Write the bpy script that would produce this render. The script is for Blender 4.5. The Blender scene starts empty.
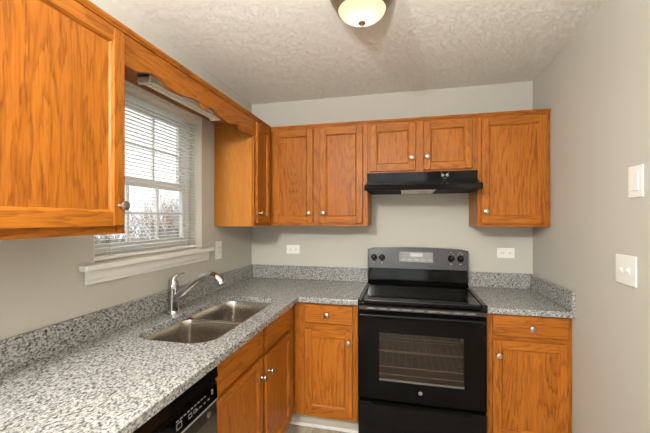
import bpy, bmesh, math, random
from mathutils import Vector, Matrix

random.seed(7)
PI = math.pi
S = bpy.context.scene
COL = S.collection

# ------------------------------------------------------------------ camera
cam = bpy.data.objects.new('camera', bpy.data.cameras.new('camera'))
COL.objects.link(cam)
cam.location = (1.3134, -2.7436, 1.4326)
cam.rotation_euler = (math.radians(90), 0, math.radians(13.2162))
cam.data.sensor_width = 36
cam.data.lens = 334.284 / 650 * 36
cam.data.shift_y = 1.9 / 650
cam.data.clip_start = 0.02
S.camera = cam

# ------------------------------------------------------------------ world, lights, exposure
W = bpy.data.worlds.new('overcast_sky'); S.world = W; W.use_nodes = True
bg = W.node_tree.nodes['Background']
bg.inputs[0].default_value = (0.95, 0.975, 1.0, 1)
bg.inputs[1].default_value = 2.9

def light(name, kind, loc, energy, color, size=0.1, size_y=None, rot=(0, 0, 0)):
    d = bpy.data.lights.new(name, kind); d.energy = energy; d.color = color
    if kind == 'AREA':
        d.shape = 'RECTANGLE'; d.size = size; d.size_y = size_y or size
    elif kind == 'POINT':
        d.shadow_soft_size = size
    o = bpy.data.objects.new(name, d); COL.objects.link(o)
    o.location = loc; o.rotation_euler = rot
    return o

# added fill light, set in the made-up rear window
light('fill_rear', 'AREA', (1.15, -6.97, 1.12), 20, (0.94, 0.97, 1.0), 1.5, 1.9, (math.radians(90), 0, 0))
LAMP_NEAR, FILL_UPLIGHT, FILL_PENDANT = .8, 450, 195  # second and third values power the added lamps behind the camera
LAMP_COL = (1.0, 0.98, 0.935)

S.view_settings.view_transform = 'Standard'
S.view_settings.look = 'None'
S.view_settings.gamma = 1
S.view_settings.use_curve_mapping = False
S.view_settings.exposure = -0.1

# ------------------------------------------------------------------ helpers
class MB:
    def __init__(self): self.bm = bmesh.new()
    def box(self, x0, x1, y0, y1, z0, z1, bev=0, mi=0, seg=1):
        x0, x1 = min(x0, x1), max(x0, x1); y0, y1 = min(y0, y1), max(y0, y1); z0, z1 = min(z0, z1), max(z0, z1)
        v = [self.bm.verts.new((x, y, z)) for z in (z0, z1) for y in (y0, y1) for x in (x0, x1)]
        fs = [self.bm.faces.new([v[i] for i in q]) for q in ((0, 2, 3, 1), (4, 5, 7, 6), (0, 1, 5, 4), (2, 6, 7, 3), (0, 4, 6, 2), (1, 3, 7, 5))]
        for f in fs: f.material_index = mi
        if bev > 0:
            es = list({e for f in fs for e in f.edges})
            r = bmesh.ops.bevel(self.bm, geom=es, offset=min(bev, .49 * min(x1 - x0, y1 - y0, z1 - z0)), segments=seg, affect='EDGES', profile=.5)
            for f in r['faces']: f.material_index = mi
        return self
    def fbox(self, F, u0, u1, v0, v1, w0, w1, bev=0, mi=0, seg=1):
        a, b = F(u0, v0, w0), F(u1, v1, w1)
        return self.box(a[0], b[0], a[1], b[1], a[2], b[2], bev, mi, seg)
    def loft(self, loops, closed=True, cap0=True, cap1=True, mi=0, smooth=True):
        rows = [[self.bm.verts.new(p) for p in l] for l in loops]
        n = len(rows[0])
        for a, b in zip(rows, rows[1:]):
            for i in range(n if closed else n - 1):
                j = (i + 1) % n
                f = self.bm.faces.new((a[i], a[j], b[j], b[i])); f.material_index = mi; f.smooth = smooth
        if closed and cap0: f = self.bm.faces.new(rows[0][::-1]); f.material_index = mi
        if closed and cap1: f = self.bm.faces.new(rows[-1]); f.material_index = mi
        return self
    def lathe(self, prof, org, axis='z', n=24, mi=0, cap0=True, cap1=True, sgn=1):
        """prof: list of (radius, height along axis)"""
        o = Vector(org); loops = []
        for r, h in prof:
            l = []
            for k in range(n):
                a = 2 * PI * k / n; c, s = r * math.cos(a), r * math.sin(a)
                d = {'z': (c, s, h * sgn), 'x': (h * sgn, c, s), 'y': (s, h * sgn, c)}[axis]
                l.append(o + Vector(d))
            loops.append(l)
        return self.loft(loops, True, cap0, cap1, mi)
    def tube(self, pts, r, n=10, mi=0, ref=None):
        pts = [Vector(p) for p in pts]; rs = r if isinstance(r, (list, tuple)) else [r] * len(pts)
        loops = []
        for i, p in enumerate(pts):
            t = (pts[min(i + 1, len(pts) - 1)] - pts[max(i - 1, 0)]).normalized()
            up = Vector((0, 0, 1)) if abs(t.z) < .95 else Vector((0, 1, 0))
            if ref is not None: up = Vector(ref)
            a = t.cross(up).normalized(); b = a.cross(t)
            loops.append([p + a * (rs[i] * math.cos(2 * PI * k / n)) + b * (rs[i] * math.sin(2 * PI * k / n)) for k in range(n)])
        return self.loft(loops, True, True, True, mi)
    def prism(self, outline, f, a, b, mi=0, bev=0):
        """outline 2-D points, f(p,q,depth)->xyz, from depth a to b"""
        r0 = [self.bm.verts.new(f(p, q, a)) for p, q in outline]; r1 = [self.bm.verts.new(f(p, q, b)) for p, q in outline]
        n = len(outline); fs = [self.bm.faces.new(r0[::-1]), self.bm.faces.new(r1)]
        for i in range(n): fs.append(self.bm.faces.new((r0[i], r0[(i + 1) % n], r1[(i + 1) % n], r1[i])))
        for x in fs: x.material_index = mi
        if bev:
            es = [e for e in fs[1].edges] + [e for e in fs[0].edges]
            rr = bmesh.ops.bevel(self.bm, geom=es, offset=bev, segments=1, affect='EDGES')
            for x in rr['faces']: x.material_index = mi
        return self
    def poly(self, pts, mi=0):
        f = self.bm.faces.new([self.bm.verts.new(p) for p in pts]); f.material_index = mi; return self
    def build(self, name, mats, parent=None, smooth=False, recalc=True):
        bm = self.bm
        if recalc: bmesh.ops.recalc_face_normals(bm, faces=bm.faces)
        if parent is not None:
            bmesh.ops.translate(bm, verts=bm.verts, vec=-worldpos(parent))
        bm.normal_update()
        for e in bm.edges:
            if len(e.link_faces) == 2 and e.calc_face_angle(0) > math.radians(38): e.smooth = False
        if smooth:
            for f in bm.faces: f.smooth = True
        me = bpy.data.meshes.new(name); bm.to_mesh(me); bm.free()
        for m in (mats if isinstance(mats, (list, tuple)) else [mats]): me.materials.append(m)
        o = bpy.data.objects.new(name, me); COL.objects.link(o)
        if parent is not None: o.parent = parent
        return o

def worldpos(o):
    v = Vector((0, 0, 0))
    while o is not None: v += Vector(o.location); o = o.parent
    return v

def tag(o, label=None, cat=None, group=None, kind=None):
    if label: o['label'] = label
    if cat: o['category'] = cat
    if group: o['group'] = group
    if kind: o['kind'] = kind
    return o

def thing(name, loc, label, cat, group=None, kind=None):
    o = bpy.data.objects.new(name, None); COL.objects.link(o); o.location = loc; o.empty_display_size = .05
    return tag(o, label, cat, group, kind)

def struct(name, mb, mat, parent=None):
    return tag(mb.build(name, mat, parent), kind='structure')

# ------------------------------------------------------------------ materials
def new_mat(name):
    m = bpy.data.materials.new(name); m.use_nodes = True
    nt = m.node_tree; return m, nt, nt.nodes['Principled BSDF']

def plain(name, col, rough=.5, metal=0, spec=.5, coat=0, emit=None):
    m, nt, p = new_mat(name)
    p.inputs['Base Color'].default_value = (*col, 1); p.inputs['Roughness'].default_value = rough
    p.inputs['Metallic'].default_value = metal; p.inputs['Specular IOR Level'].default_value = spec
    if coat: p.inputs['Coat Weight'].default_value = coat; p.inputs['Coat Roughness'].default_value = .05
    if emit: p.inputs['Emission Color'].default_value = (*emit[0], 1); p.inputs['Emission Strength'].default_value = emit[1]
    return m

def N(nt, t, **kw):
    n = nt.nodes.new(t)
    for k, v in kw.items(): setattr(n, k, v)
    return n

def ramp(nt, stops):
    r = N(nt, 'ShaderNodeValToRGB'); e = r.color_ramp.elements
    while len(e) > 1: e.remove(e[0])
    e[0].position = stops[0][0]; e[0].color = (*stops[0][1], 1)
    for p, c in stops[1:]:
        x = e.new(p); x.color = (*c, 1)
    return r

def oak(name, axis, light_c=(.405, .134, .0135), dark_c=(.145, .034, .003), contrast=1.0):
    m, nt, p = new_mat(name); L = nt.links.new
    tc = N(nt, 'ShaderNodeTexCoord'); oi = N(nt, 'ShaderNodeObjectInfo')
    mul = N(nt, 'ShaderNodeMath', operation='MULTIPLY'); mul.inputs[1].default_value = 37.0; L(oi.outputs['Random'], mul.inputs[0])
    add = N(nt, 'ShaderNodeVectorMath', operation='ADD'); L(tc.outputs['Object'], add.inputs[0]); L(mul.outputs[0], add.inputs[1])
    i = 'xyz'.index(axis)
    def mapped(cross, along):
        mp = N(nt, 'ShaderNodeMapping'); s = [cross] * 3; s[i] = along; mp.inputs['Scale'].default_value = s
        L(add.outputs[0], mp.inputs['Vector']); return mp
    # cathedral figure: contour lines of a stretched noise
    n1 = N(nt, 'ShaderNodeTexNoise'); n1.inputs['Scale'].default_value = 1; n1.inputs['Detail'].default_value = 1.5; n1.inputs['Roughness'].default_value = .4
    L(mapped(5.5, .85).outputs[0], n1.inputs['Vector'])
    n1b = N(nt, 'ShaderNodeTexNoise'); n1b.inputs['Scale'].default_value = 1; n1b.inputs['Detail'].default_value = 2
    L(mapped(75, 9).outputs[0], n1b.inputs['Vector'])
    ma = N(nt, 'ShaderNodeMath', operation='MULTIPLY_ADD'); ma.inputs[1].default_value = .07; L(n1b.outputs[0], ma.inputs[0]); L(n1.outputs[0], ma.inputs[2])
    m2 = N(nt, 'ShaderNodeMath', operation='MULTIPLY'); m2.inputs[1].default_value = 20.0; L(ma.outputs[0], m2.inputs[0])
    fr = N(nt, 'ShaderNodeMath', operation='FRACT'); L(m2.outputs[0], fr.inputs[0])
    r1 = ramp(nt, [(0, (0, 0, 0)), (.55, (.16, .16, .16)), (.86, (1, 1, 1)), (1, (.0, .0, .0))]); L(fr.outputs[0], r1.inputs[0])
    # pores
    n2 = N(nt, 'ShaderNodeTexNoise'); n2.inputs['Scale'].default_value = 1; n2.inputs['Detail'].default_value = 3; n2.inputs['Roughness'].default_value = .6
    L(mapped(140, 8).outputs[0], n2.inputs['Vector'])
    r2 = ramp(nt, [(.42, (0, 0, 0)), (.68, (1, 1, 1))]); L(n2.outputs[0], r2.inputs[0])
    n3 = N(nt, 'ShaderNodeTexNoise'); n3.inputs['Scale'].default_value = 1; n3.inputs['Detail'].default_value = 2
    L(mapped(9, 1.2).outputs[0], n3.inputs['Vector'])
    r3 = ramp(nt, [(.3, (0, 0, 0)), (.7, (1, 1, 1))]); L(n3.outputs[0], r3.inputs[0])
    a = N(nt, 'ShaderNodeMath', operation='MULTIPLY'); a.inputs[1].default_value = .45 * contrast; L(r1.outputs[0], a.inputs[0])
    b = N(nt, 'ShaderNodeMath', operation='MULTIPLY_ADD'); b.inputs[1].default_value = .34 * contrast; L(r2.outputs[0], b.inputs[0]); L(a.outputs[0], b.inputs[2])
    c = N(nt, 'ShaderNodeMath', operation='MULTIPLY_ADD'); c.inputs[1].default_value = .22; L(r3.outputs[0], c.inputs[0]); L(b.outputs[0], c.inputs[2])
    mix = N(nt, 'ShaderNodeMix', data_type='RGBA'); mix.inputs['A'].default_value = (*light_c, 1); mix.inputs['B'].default_value = (*dark_c, 1)
    L(c.outputs[0], mix.inputs['Factor']); L(mix.outputs['Result'], p.inputs['Base Color'])
    p.inputs['Roughness'].default_value = .42; p.inputs['Specular IOR Level'].default_value = .2
    bp = N(nt, 'ShaderNodeBump'); bp.inputs['Strength'].default_value = .12; bp.inputs['Distance'].default_value = .001; bp.invert = True
    L(r2.outputs[0], bp.inputs['Height']); L(bp.outputs[0], p.inputs['Normal'])
    return m

OAK = {a: oak('oak_' + a, a) for a in 'xyz'}
OAK_PANEL = oak('oak_panel_veneer', 'z')
OAK_SIDE = oak('oak_side_veneer', 'z', (.46, .185, .033), (.29, .095, .012), .55)

def granite():
    m, nt, p = new_mat('speckled_granite'); L = nt.links.new
    tc = N(nt, 'ShaderNodeTexCoord')
    mp = N(nt, 'ShaderNodeMapping'); mp.inputs['Rotation'].default_value = (.3, .2, .6); mp.inputs['Scale'].default_value = (1, .72, 1)
    L(tc.outputs['Object'], mp.inputs[0])
    na = N(nt, 'ShaderNodeTexNoise'); na.inputs['Scale'].default_value = 140; na.inputs['Detail'].default_value = 3.5; na.inputs['Roughness'].default_value = .62; na.inputs['Distortion'].default_value = .5
    L(mp.outputs[0], na.inputs[0])
    ra = ramp(nt, [(.31, (.03, .03, .03)), (.40, (.11, .11, .105)), (.48, (.27, .27, .26)), (.58, (.40, .40, .385)), (.72, (.48, .48, .465))])
    L(na.outputs[0], ra.inputs[0])
    nb = N(nt, 'ShaderNodeTexVoronoi'); nb.inputs['Scale'].default_value = 170; L(mp.outputs[0], nb.inputs[0])
    rb = ramp(nt, [(.0, (.28, .28, .28)), (.14, (.55, .55, .55)), (.24, (1, 1, 1))]); 
    sep = N(nt, 'ShaderNodeSeparateColor'); L(nb.outputs['Color'], sep.inputs[0]); L(sep.outputs[0], rb.inputs[0])
    mx = N(nt, 'ShaderNodeMix', data_type='RGBA', blend_type='MULTIPLY'); mx.inputs['Factor'].default_value = .75
    L(ra.outputs[0], mx.inputs['A']); L(rb.outputs[0], mx.inputs['B']); L(mx.outputs['Result'], p.inputs['Base Color'])
    p.inputs['Roughness'].default_value = .22; p.inputs['Specular IOR Level'].default_value = .4
    return m
GRANITE = granite()

def paint(name, col, bump=.15, scale=260, rough=.75):
    m, nt, p = new_mat(name); L = nt.links.new
    p.inputs['Base Color'].default_value = (*col, 1); p.inputs['Roughness'].default_value = rough; p.inputs['Specular IOR Level'].default_value = .25
    tc = N(nt, 'ShaderNodeTexCoord'); n = N(nt, 'ShaderNodeTexNoise'); n.inputs['Scale'].default_value = scale; n.inputs['Detail'].default_value = 2
    L(tc.outputs['Object'], n.inputs[0]); b = N(nt, 'ShaderNodeBump'); b.inputs['Strength'].default_value = bump; b.inputs['Distance'].default_value = .001
    L(n.outputs[0], b.inputs['Height']); L(b.outputs[0], p.inputs['Normal'])
    return m
WALL = paint('greige_wall_paint', (.490, .477, .428))

def ceiling_mat():
    m, nt, p = new_mat('textured_ceiling'); L = nt.links.new
    p.inputs['Base Color'].default_value = (.88, .865, .82, 1); p.inputs['Roughness'].default_value = .85; p.inputs['Specular IOR Level'].default_value = .2
    tc = N(nt, 'ShaderNodeTexCoord')
    n0 = N(nt, 'ShaderNodeTexNoise'); n0.inputs['Scale'].default_value = 9; n0.inputs['Detail'].default_value = 1; L(tc.outputs['Object'], n0.inputs[0])
    ro = N(nt, 'ShaderNodeVectorRotate', rotation_type='Z_AXIS'); L(tc.outputs['Object'], ro.inputs['Vector'])
    am = N(nt, 'ShaderNodeMath', operation='MULTIPLY'); am.inputs[1].default_value = 5.0; L(n0.outputs[0], am.inputs[0]); L(am.outputs[0], ro.inputs['Angle'])
    mp = N(nt, 'ShaderNodeMapping'); mp.inputs['Scale'].default_value = (105, 30, 1); L(ro.outputs[0], mp.inputs[0])
    n1 = N(nt, 'ShaderNodeTexNoise'); n1.inputs['Scale'].default_value = 1; n1.inputs['Detail'].default_value = 2; L(mp.outputs[0], n1.inputs[0])
    r = ramp(nt, [(.55, (0, 0, 0)), (.70, (1, 1, 1))]); L(n1.outputs[0], r.inputs[0])
    b = N(nt, 'ShaderNodeBump'); b.inputs['Strength'].default_value = .75; b.inputs['Distance'].default_value = .0058
    L(r.outputs[0], b.inputs['Height']); L(b.outputs[0], p.inputs['Normal'])
    return m
CEIL = ceiling_mat()

def floor_mat():
    m, nt, p = new_mat('vinyl_plank_floor'); L = nt.links.new
    tc = N(nt, 'ShaderNodeTexCoord'); mp = N(nt, 'ShaderNodeMapping'); mp.inputs['Rotation'].default_value = (0, 0, PI / 2); L(tc.outputs['Object'], mp.inputs[0])
    br = N(nt, 'ShaderNodeTexBrick'); br.inputs['Scale'].default_value = 1; br.inputs['Brick Width'].default_value = 1.2; br.inputs['Row Height'].default_value = .18
    br.inputs['Mortar Size'].default_value = .0015; br.inputs['Color1'].default_value = (.48, .40, .31, 1); br.inputs['Color2'].default_value = (.38, .31, .235, 1); br.inputs['Mortar'].default_value = (.12, .09, .06, 1)
    L(mp.outputs[0], br.inputs[0])
    m2 = N(nt, 'ShaderNodeMapping'); m2.inputs['Scale'].default_value = (60, 4, 1); L(tc.outputs['Object'], m2.inputs[0])
    n = N(nt, 'ShaderNodeTexNoise'); n.inputs['Scale'].default_value = 1; n.inputs['Detail'].default_value = 4; L(m2.outputs[0], n.inputs[0])
    r = ramp(nt, [(.3, (.6, .6, .6)), (.7, (1.15, 1.15, 1.15))]); L(n.outputs[0], r.inputs[0])
    mx = N(nt, 'ShaderNodeMix', data_type='RGBA', blend_type='MULTIPLY'); mx.inputs['Factor'].default_value = 1
    L(br.outputs[0], mx.inputs['A']); L(r.outputs[0], mx.inputs['B']); L(mx.outputs['Result'], p.inputs['Base Color'])
    p.inputs['Roughness'].default_value = .45
    return m
FLOOR = floor_mat()

def thin_glass(name, tint, refl=1.0, rough=0.0, base=None):
    """see-through pane: transparent, with a mirror part that grows at glancing angles"""
    m, nt, p = new_mat(name); L = nt.links.new; nt.nodes.remove(p)
    out = nt.nodes['Material Output']
    t = N(nt, 'ShaderNodeBsdfTransparent'); t.inputs[0].default_value = (*tint, 1)
    g = N(nt, 'ShaderNodeBsdfGlossy'); g.inputs['Roughness'].default_value = rough
    fr = N(nt, 'ShaderNodeFresnel'); fr.inputs[0].default_value = 1.5
    mu = N(nt, 'ShaderNodeMath', operation='MULTIPLY'); mu.inputs[1].default_value = refl; L(fr.outputs[0], mu.inputs[0])
    mx = N(nt, 'ShaderNodeMixShader'); L(mu.outputs[0], mx.inputs[0]); L(t.outputs[0], mx.inputs[1]); L(g.outputs[0], mx.inputs[2])
    L(mx.outputs[0], out.inputs[0])
    return m

def frosted(name, tint=(1, .93, .8), glow=(.9, .78, .55), e=.30):
    m, nt, p = new_mat(name); L = nt.links.new; nt.nodes.remove(p)
    out = nt.nodes['Material Output']
    t = N(nt, 'ShaderNodeBsdfTransparent'); t.inputs[0].default_value = (*tint, 1)
    tr = N(nt, 'ShaderNodeBsdfTranslucent'); tr.inputs[0].default_value = (*glow, 1)
    mx = N(nt, 'ShaderNodeMixShader'); mx.inputs[0].default_value = .55; L(t.outputs[0], mx.inputs[1]); L(tr.outputs[0], mx.inputs[2])
    em = N(nt, 'ShaderNodeEmission'); em.inputs[0].default_value = (1, .85, .55, 1); em.inputs[1].default_value = e
    ad = N(nt, 'ShaderNodeAddShader'); L(mx.outputs[0], ad.inputs[0]); L(em.outputs[0], ad.inputs[1])
    L(ad.outputs[0], out.inputs[0])
    return m

WHITE = plain('white_trim_paint', (.78, .77, .73), .4)
VINYL = plain('white_vinyl', (.82, .82, .80), .35)
SLAT = plain('white_blind_slat', (.88, .87, .84), .4)
PLASTIC = plain('white_plastic', (.80, .80, .77), .35)
DARKSLOT = plain('dark_slot', (.02, .02, .02), .6)
NICKEL = plain('brushed_nickel', (.40, .37, .33), .30, 1)
CHROME = plain('polished_chrome', (.50, .50, .50), .10, 1)
STEEL = plain('brushed_stainless', (.52, .48, .42), .24, 1)
BLACK = plain('gloss_black_enamel', (.003, .003, .003), .09, 0, .13)
BLACKGLASS = plain('black_glass', (.002, .002, .002), .06, 0, .09)
BLACKSATIN = plain('satin_black', (.018, .018, .018), .33)
BLACKMATTE = plain('matte_black', (.012, .012, .012), .7)
PRINT = plain('pale_print', (.20, .20, .195), .5)
RINGPRINT = plain('burner_ring_print', (.06, .06, .06), .25)
LCD = plain('grey_display', (.44, .45, .45), .2)
OVENIN = plain('oven_enamel', (.34, .28, .225), .5)
RACK = plain('rack_wire', (.70, .66, .58), .4, .3)
OVENGLASS = thin_glass('smoked_oven_glass', (.60, .55, .48), .8)
GLASS = thin_glass('clear_window_glass', (.97, .98, .98), .6)
BRONZE = plain('brown_bronze', (.20, .14, .09), .35, .8)
TUBE = plain('fluorescent_tube', (.92, .90, .84), .3)
TOEB = plain('greige_toe_board', (.47, .44, .38), .6)
FILTER = plain('hood_filter', (.005, .005, .005), .6, 0, .1)
LENS = plain('hood_lamp_lens', (.75, .72, .65), .35)
SHRUBM = plain('bare_twigs', (.13, .10, .075), .9)
LAWNM = plain('winter_lawn', (.42, .40, .33), .95)

# ------------------------------------------------------------------ room
RW, RH, RY = 2.239, 2.444, -7.0
ZB, ZT, UD = 1.377, 2.120, .307          # wall cabinets: bottom, top, depth
CT = .914                                 # counter height
OY0, OY1, OZ0, OZ1 = -1.556, -.753, 1.235, 2.103   # sink window opening

struct('floor', MB().box(-.15, RW + .12, RY - .12, .12, -.08, 0), FLOOR)
struct('ceiling', MB().box(-.15, RW + .12, RY - .12, .12, RH, RH + .1), CEIL)
struct('wall_back', MB().box(-.15, RW + .12, 0, .12, 0, RH), WALL)
struct('wall_right', MB().box(RW, RW + .12, RY, 0, 0, RH), WALL)
struct('wall_left', MB().box(-.15, 0, RY, OY0, 0, RH).box(-.15, 0, OY1, 0, 0, RH).box(-.15, 0, OY0, OY1, 0, OZ0).box(-.15, 0, OY0, OY1, OZ1, RH), WALL)
RX0, RX1, RZ0, RZ1 = .35, 1.95, .08, 2.15
struct('wall_rear', MB().box(-.15, RX0, RY - .12, RY, 0, RH).box(RX1, RW + .12, RY - .12, RY, 0, RH).box(RX0, RX1, RY - .12, RY, 0, RZ0).box(RX0, RX1, RY - .12, RY, RZ1, RH), WALL)
w2 = struct('added_window', MB().box(RX0, RX0 + .05, RY - .1, RY - .05, RZ0, RZ1).box(RX1 - .05, RX1, RY - .1, RY - .05, RZ0, RZ1).box(RX0 + .05, RX1 - .05, RY - .1, RY - .05, RZ0, RZ0 + .05).box(RX0 + .05, RX1 - .05, RY - .1, RY - .05, RZ1 - .05, RZ1), VINYL)  # added window, out of view, built to bring in fill light
MB().box(RX0 + .05, RX1 - .05, RY - .078, RY - .074, RZ0 + .05, RZ1 - .05).build('glass', GLASS, w2)

# toe boards under the base cabinets and their shoe mouldings
struct('trim_1', MB().box(.522, 1.031, -.52, -.505, 0, .112), TOEB)
struct('trim_2', MB().box(.535, 1.031, -.537, -.521, .001, .02, .004), WHITE)
struct('trim_3', MB().box(.505, .52, -2.75, -.522, 0, .112), TOEB)
struct('trim_4', MB().box(1.79, RW - .001, -.52, -.505, 0, .112).box(1.79, RW - .001, -.537, -.521, .001, .02, .004), TOEB)
struct('baseboard_right', MB().box(RW - .014, RW, RY, -.64, 0, .085, .003), WHITE)
struct('baseboard_left', MB().box(0, .014, RY, -2.78, 0, .085, .003), WHITE)

# ------------------------------------------------------------------ sink window
win = bpy.data.objects.new('window_1', None); COL.objects.link(win); win.location = (-.1, -1.155, OZ0); tag(win, kind='structure')
FX0, FX1 = -.148, -.088
a, b, zt = OY0 + .004, OY1 - .004, OZ1 - .004
zb = OZ0 + .004
MB().box(FX0, FX1, a, a + .035, zb, zt, .003).box(FX0, FX1, b - .035, b, zb, zt, .003).box(FX0, FX1, a + .035, b - .035, zt - .035, zt, .003).box(FX0, FX1, a + .035, b - .035, zb, zb + .025, .003).build('window_frame', VINYL, win)
ZM = 1.632
def sash(name, x0, x1, z0, z1, rail_lo, rail_hi):
    y0, y1 = a + .036, b - .036; st = .034
    s = MB().box(x0, x1, y0, y0 + st, z0, z1, .003).box(x0, x1, y1 - st, y1, z0, z1, .003).box(x0, x1, y0 + st, y1 - st, z0, z0 + rail_lo, .003).box(x0, x1, y0 + st, y1 - st, z1 - rail_hi, z1, .003).build(name, VINYL, win)
    xm = (x0 + x1) / 2; gy0, gy1, gz0, gz1 = y0 + st, y1 - st, z0 + rail_lo, z1 - rail_hi
    m = MB()
    for k in (1, 2):
        yk = gy0 + (gy1 - gy0) * k / 3; m.box(xm - .006, xm + .006, yk - .0055, yk + .0055, gz0, gz1)
    zk = (gz0 + gz1) / 2; m.box(xm - .005, xm + .005, gy0, gy1, zk - .0055, zk + .0055)
    m.build('muntin', VINYL, s)
    MB().box(xm - .002, xm + .002, gy0, gy1, gz0, gz1).build('glass', GLASS, s)
sash('upper_sash', -.146, -.122, ZM - .02, zt - .036, .042, .035)
sash('lower_sash', -.118, -.094, zb + .026, ZM + .022, .045, .042)
JAMB = plain('cream_jamb', (.70, .68, .61), .5)
MB().box(FX1 + .0005, -.0005, OY0 + .0005, OY0 + .005, OZ0 + .001, OZ1 - .0005).build('jamb', JAMB, win)
MB().box(FX1 + .0005, -.0005, OY1 - .005, OY1 - .0005, OZ0 + .001, OZ1 - .0005).build('jamb', JAMB, win)
MB().box(FX1 + .0005, -.0005, OY0 + .0055, OY1 - .0055, OZ1 - .0045, OZ1 - .0005).build('jamb', JAMB, win)
# stool and apron
sill = MB().box(-.087, .002, OY0 + .002, OY1 - .002, OZ0 - .024, OZ0 + .0005, 0).box(.0015, .045, -1.630, -.672, OZ0 - .025, OZ0 + .0005, .006, 0, 2)
sill.build('window_stool', WHITE, win)
MB().prism([(0.0015, OZ0 - .026), (.022, OZ0 - .026), (.018, OZ0 - .06), (.012, OZ0 - .075), (.012, OZ0 - .085), (.0015, OZ0 - .085)], lambda p, q, d: (p, d, q), -1.600, -.695).build('apron', WHITE, win)

# blind, hung inside the opening
bl = thing('window_blind', (-.045, -1.155, OZ0 + .002), 'white horizontal slat blind, half open, hanging in the window above the sink', 'blind')
by0, by1 = OY0 + .012, OY1 - .012
MB().box(-.066, -.026, by0, by1, OZ1 - .038, OZ1 - .0052, .003).build('head_rail', SLAT, bl)
sl = MB(); z = OZ0 + .04; tilt = math.radians(-3)
while z < OZ1 - .045:
    row = []
    for t in (-1, -.5, 0, .5, 1):
        dx = t * .0125; row.append((-.046 + dx * math.cos(tilt), z + dx * math.sin(tilt) + .0016 * (1 - t * t)))
    lo = [(x, q - .0008) for x, q in row][::-1]; pts = row + lo
    sl.loft([[(x, by0, q) for x, q in pts], [(x, by1, q) for x, q in pts]], True, True, True, 0, False)
    z += .0195
sl.build('slats', SLAT, bl)
MB().box(-.06, -.032, by0, by1, OZ0 + .006, OZ0 + .024, .004).build('bottom_rail', SLAT, bl)
cd = MB()
for y in (by0 + .1, -1.155, by1 - .1):
    for x in (-.0595, -.0325): cd.tube([(x, y, OZ0 + .02), (x, y, OZ1 - .03)], .0008, 5)
cd.build('ladder_cord', SLAT, bl)
MB().tube([(-.022, by0 + .06, OZ1 - .04), (-.02, by0 + .06, OZ1 - .5)], .003, 8).build('tilt_wand', SLAT, bl)

# ------------------------------------------------------------------ cabinets
FB = lambda yf: (lambda u, v, w: (u, yf - w, v))      # facing the camera
FL = lambda xf: (lambda u, v, w: (xf + w, u, v))      # facing right
def grain(F): return 'x' if F(0, 0, 1)[1] != F(0, 0, 0)[1] else 'y'

def knob(F, u, v, w, parent, label=None):
    p = F(u, v, w); ax = 'y' if grain(F) == 'x' else 'x'; sg = -1 if ax == 'y' else 1
    prof = [(.008, 0), (.008, .003), (.0055, .007), (.0055, .014), (.011, .018), (.0165, .022), (.0175, .026), (.016, .030), (.010, .0325), (.004, .0333)]
    return MB().lathe(prof, p, ax, 20, 0, True, True, sg).build('knob', NICKEL, parent)

def ring_slope(mb, F, o, i, wo, wi, mi):
    """sloped moulding between rectangle o (at height wo) and rectangle i (at height wi)"""
    O = [F(o[0], o[2], wo), F(o[1], o[2], wo), F(o[1], o[3], wo), F(o[0], o[3], wo)]
    I = [F(i[0], i[2], wi), F(i[1], i[2], wi), F(i[1], i[3], wi), F(i[0], i[3], wi)]
    for k in range(4):
        j = (k + 1) % 4; mb.poly([O[k], O[j], I[j], I[k]], mi[k % 2])

def door(F, u0, u1, v0, v1, parent, kn=None, st=.048, rl=.048):
    g = grain(F); T = .02; m = MB()
    d = .0035
    m.fbox(F, u0, u0 + st, v0, v1, .001, T, d, 0).fbox(F, u1 - st, u1, v0, v1, .001, T, d, 0)
    m.fbox(F, u0 + st, u1 - st, v0, v0 + rl, .001, T - .0004, .0, 1).fbox(F, u0 + st, u1 - st, v1 - rl, v1, .001, T - .0004, .0, 1)
    o = (u0 + st - .001, u1 - st + .001, v0 + rl - .001, v1 - rl + .001); i1 = (o[0] + .006, o[1] - .006, o[2] + .006, o[3] - .006); i2 = (i1[0] + .004, i1[1] - .004, i1[2] + .004, i1[3] - .004)
    ring_slope(m, F, o, i1, T - .002, T - .006, (1, 0)); ring_slope(m, F, i1, i2, T - .006, T - .013, (1, 0))
    D = m.build('door', [OAK['z'], OAK[g]], parent, recalc=True)
    MB().fbox(F, u0 + st - .004, u1 - st + .004, v0 + rl - .004, v1 - rl + .004, .003, T - .0125).build('door_panel', OAK_PANEL, D)
    if kn: knob(F, kn[0], kn[1], T, D)
    return D

def drawer(F, u0, u1, v0, v1, parent, kn=None, name='drawer_front'):
    g = grain(F); m = MB().fbox(F, u0, u1, v0, v1, .001, .013, .0, 0)
    m.fbox(F, u0 + .0005, u1 - .0005, v0 + .0005, v1 - .0005, .012, .020, .007, 0)
    D = m.build(name, OAK[g], parent)
    if kn: knob(F, kn[0], kn[1], .02, D)
    return D

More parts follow.
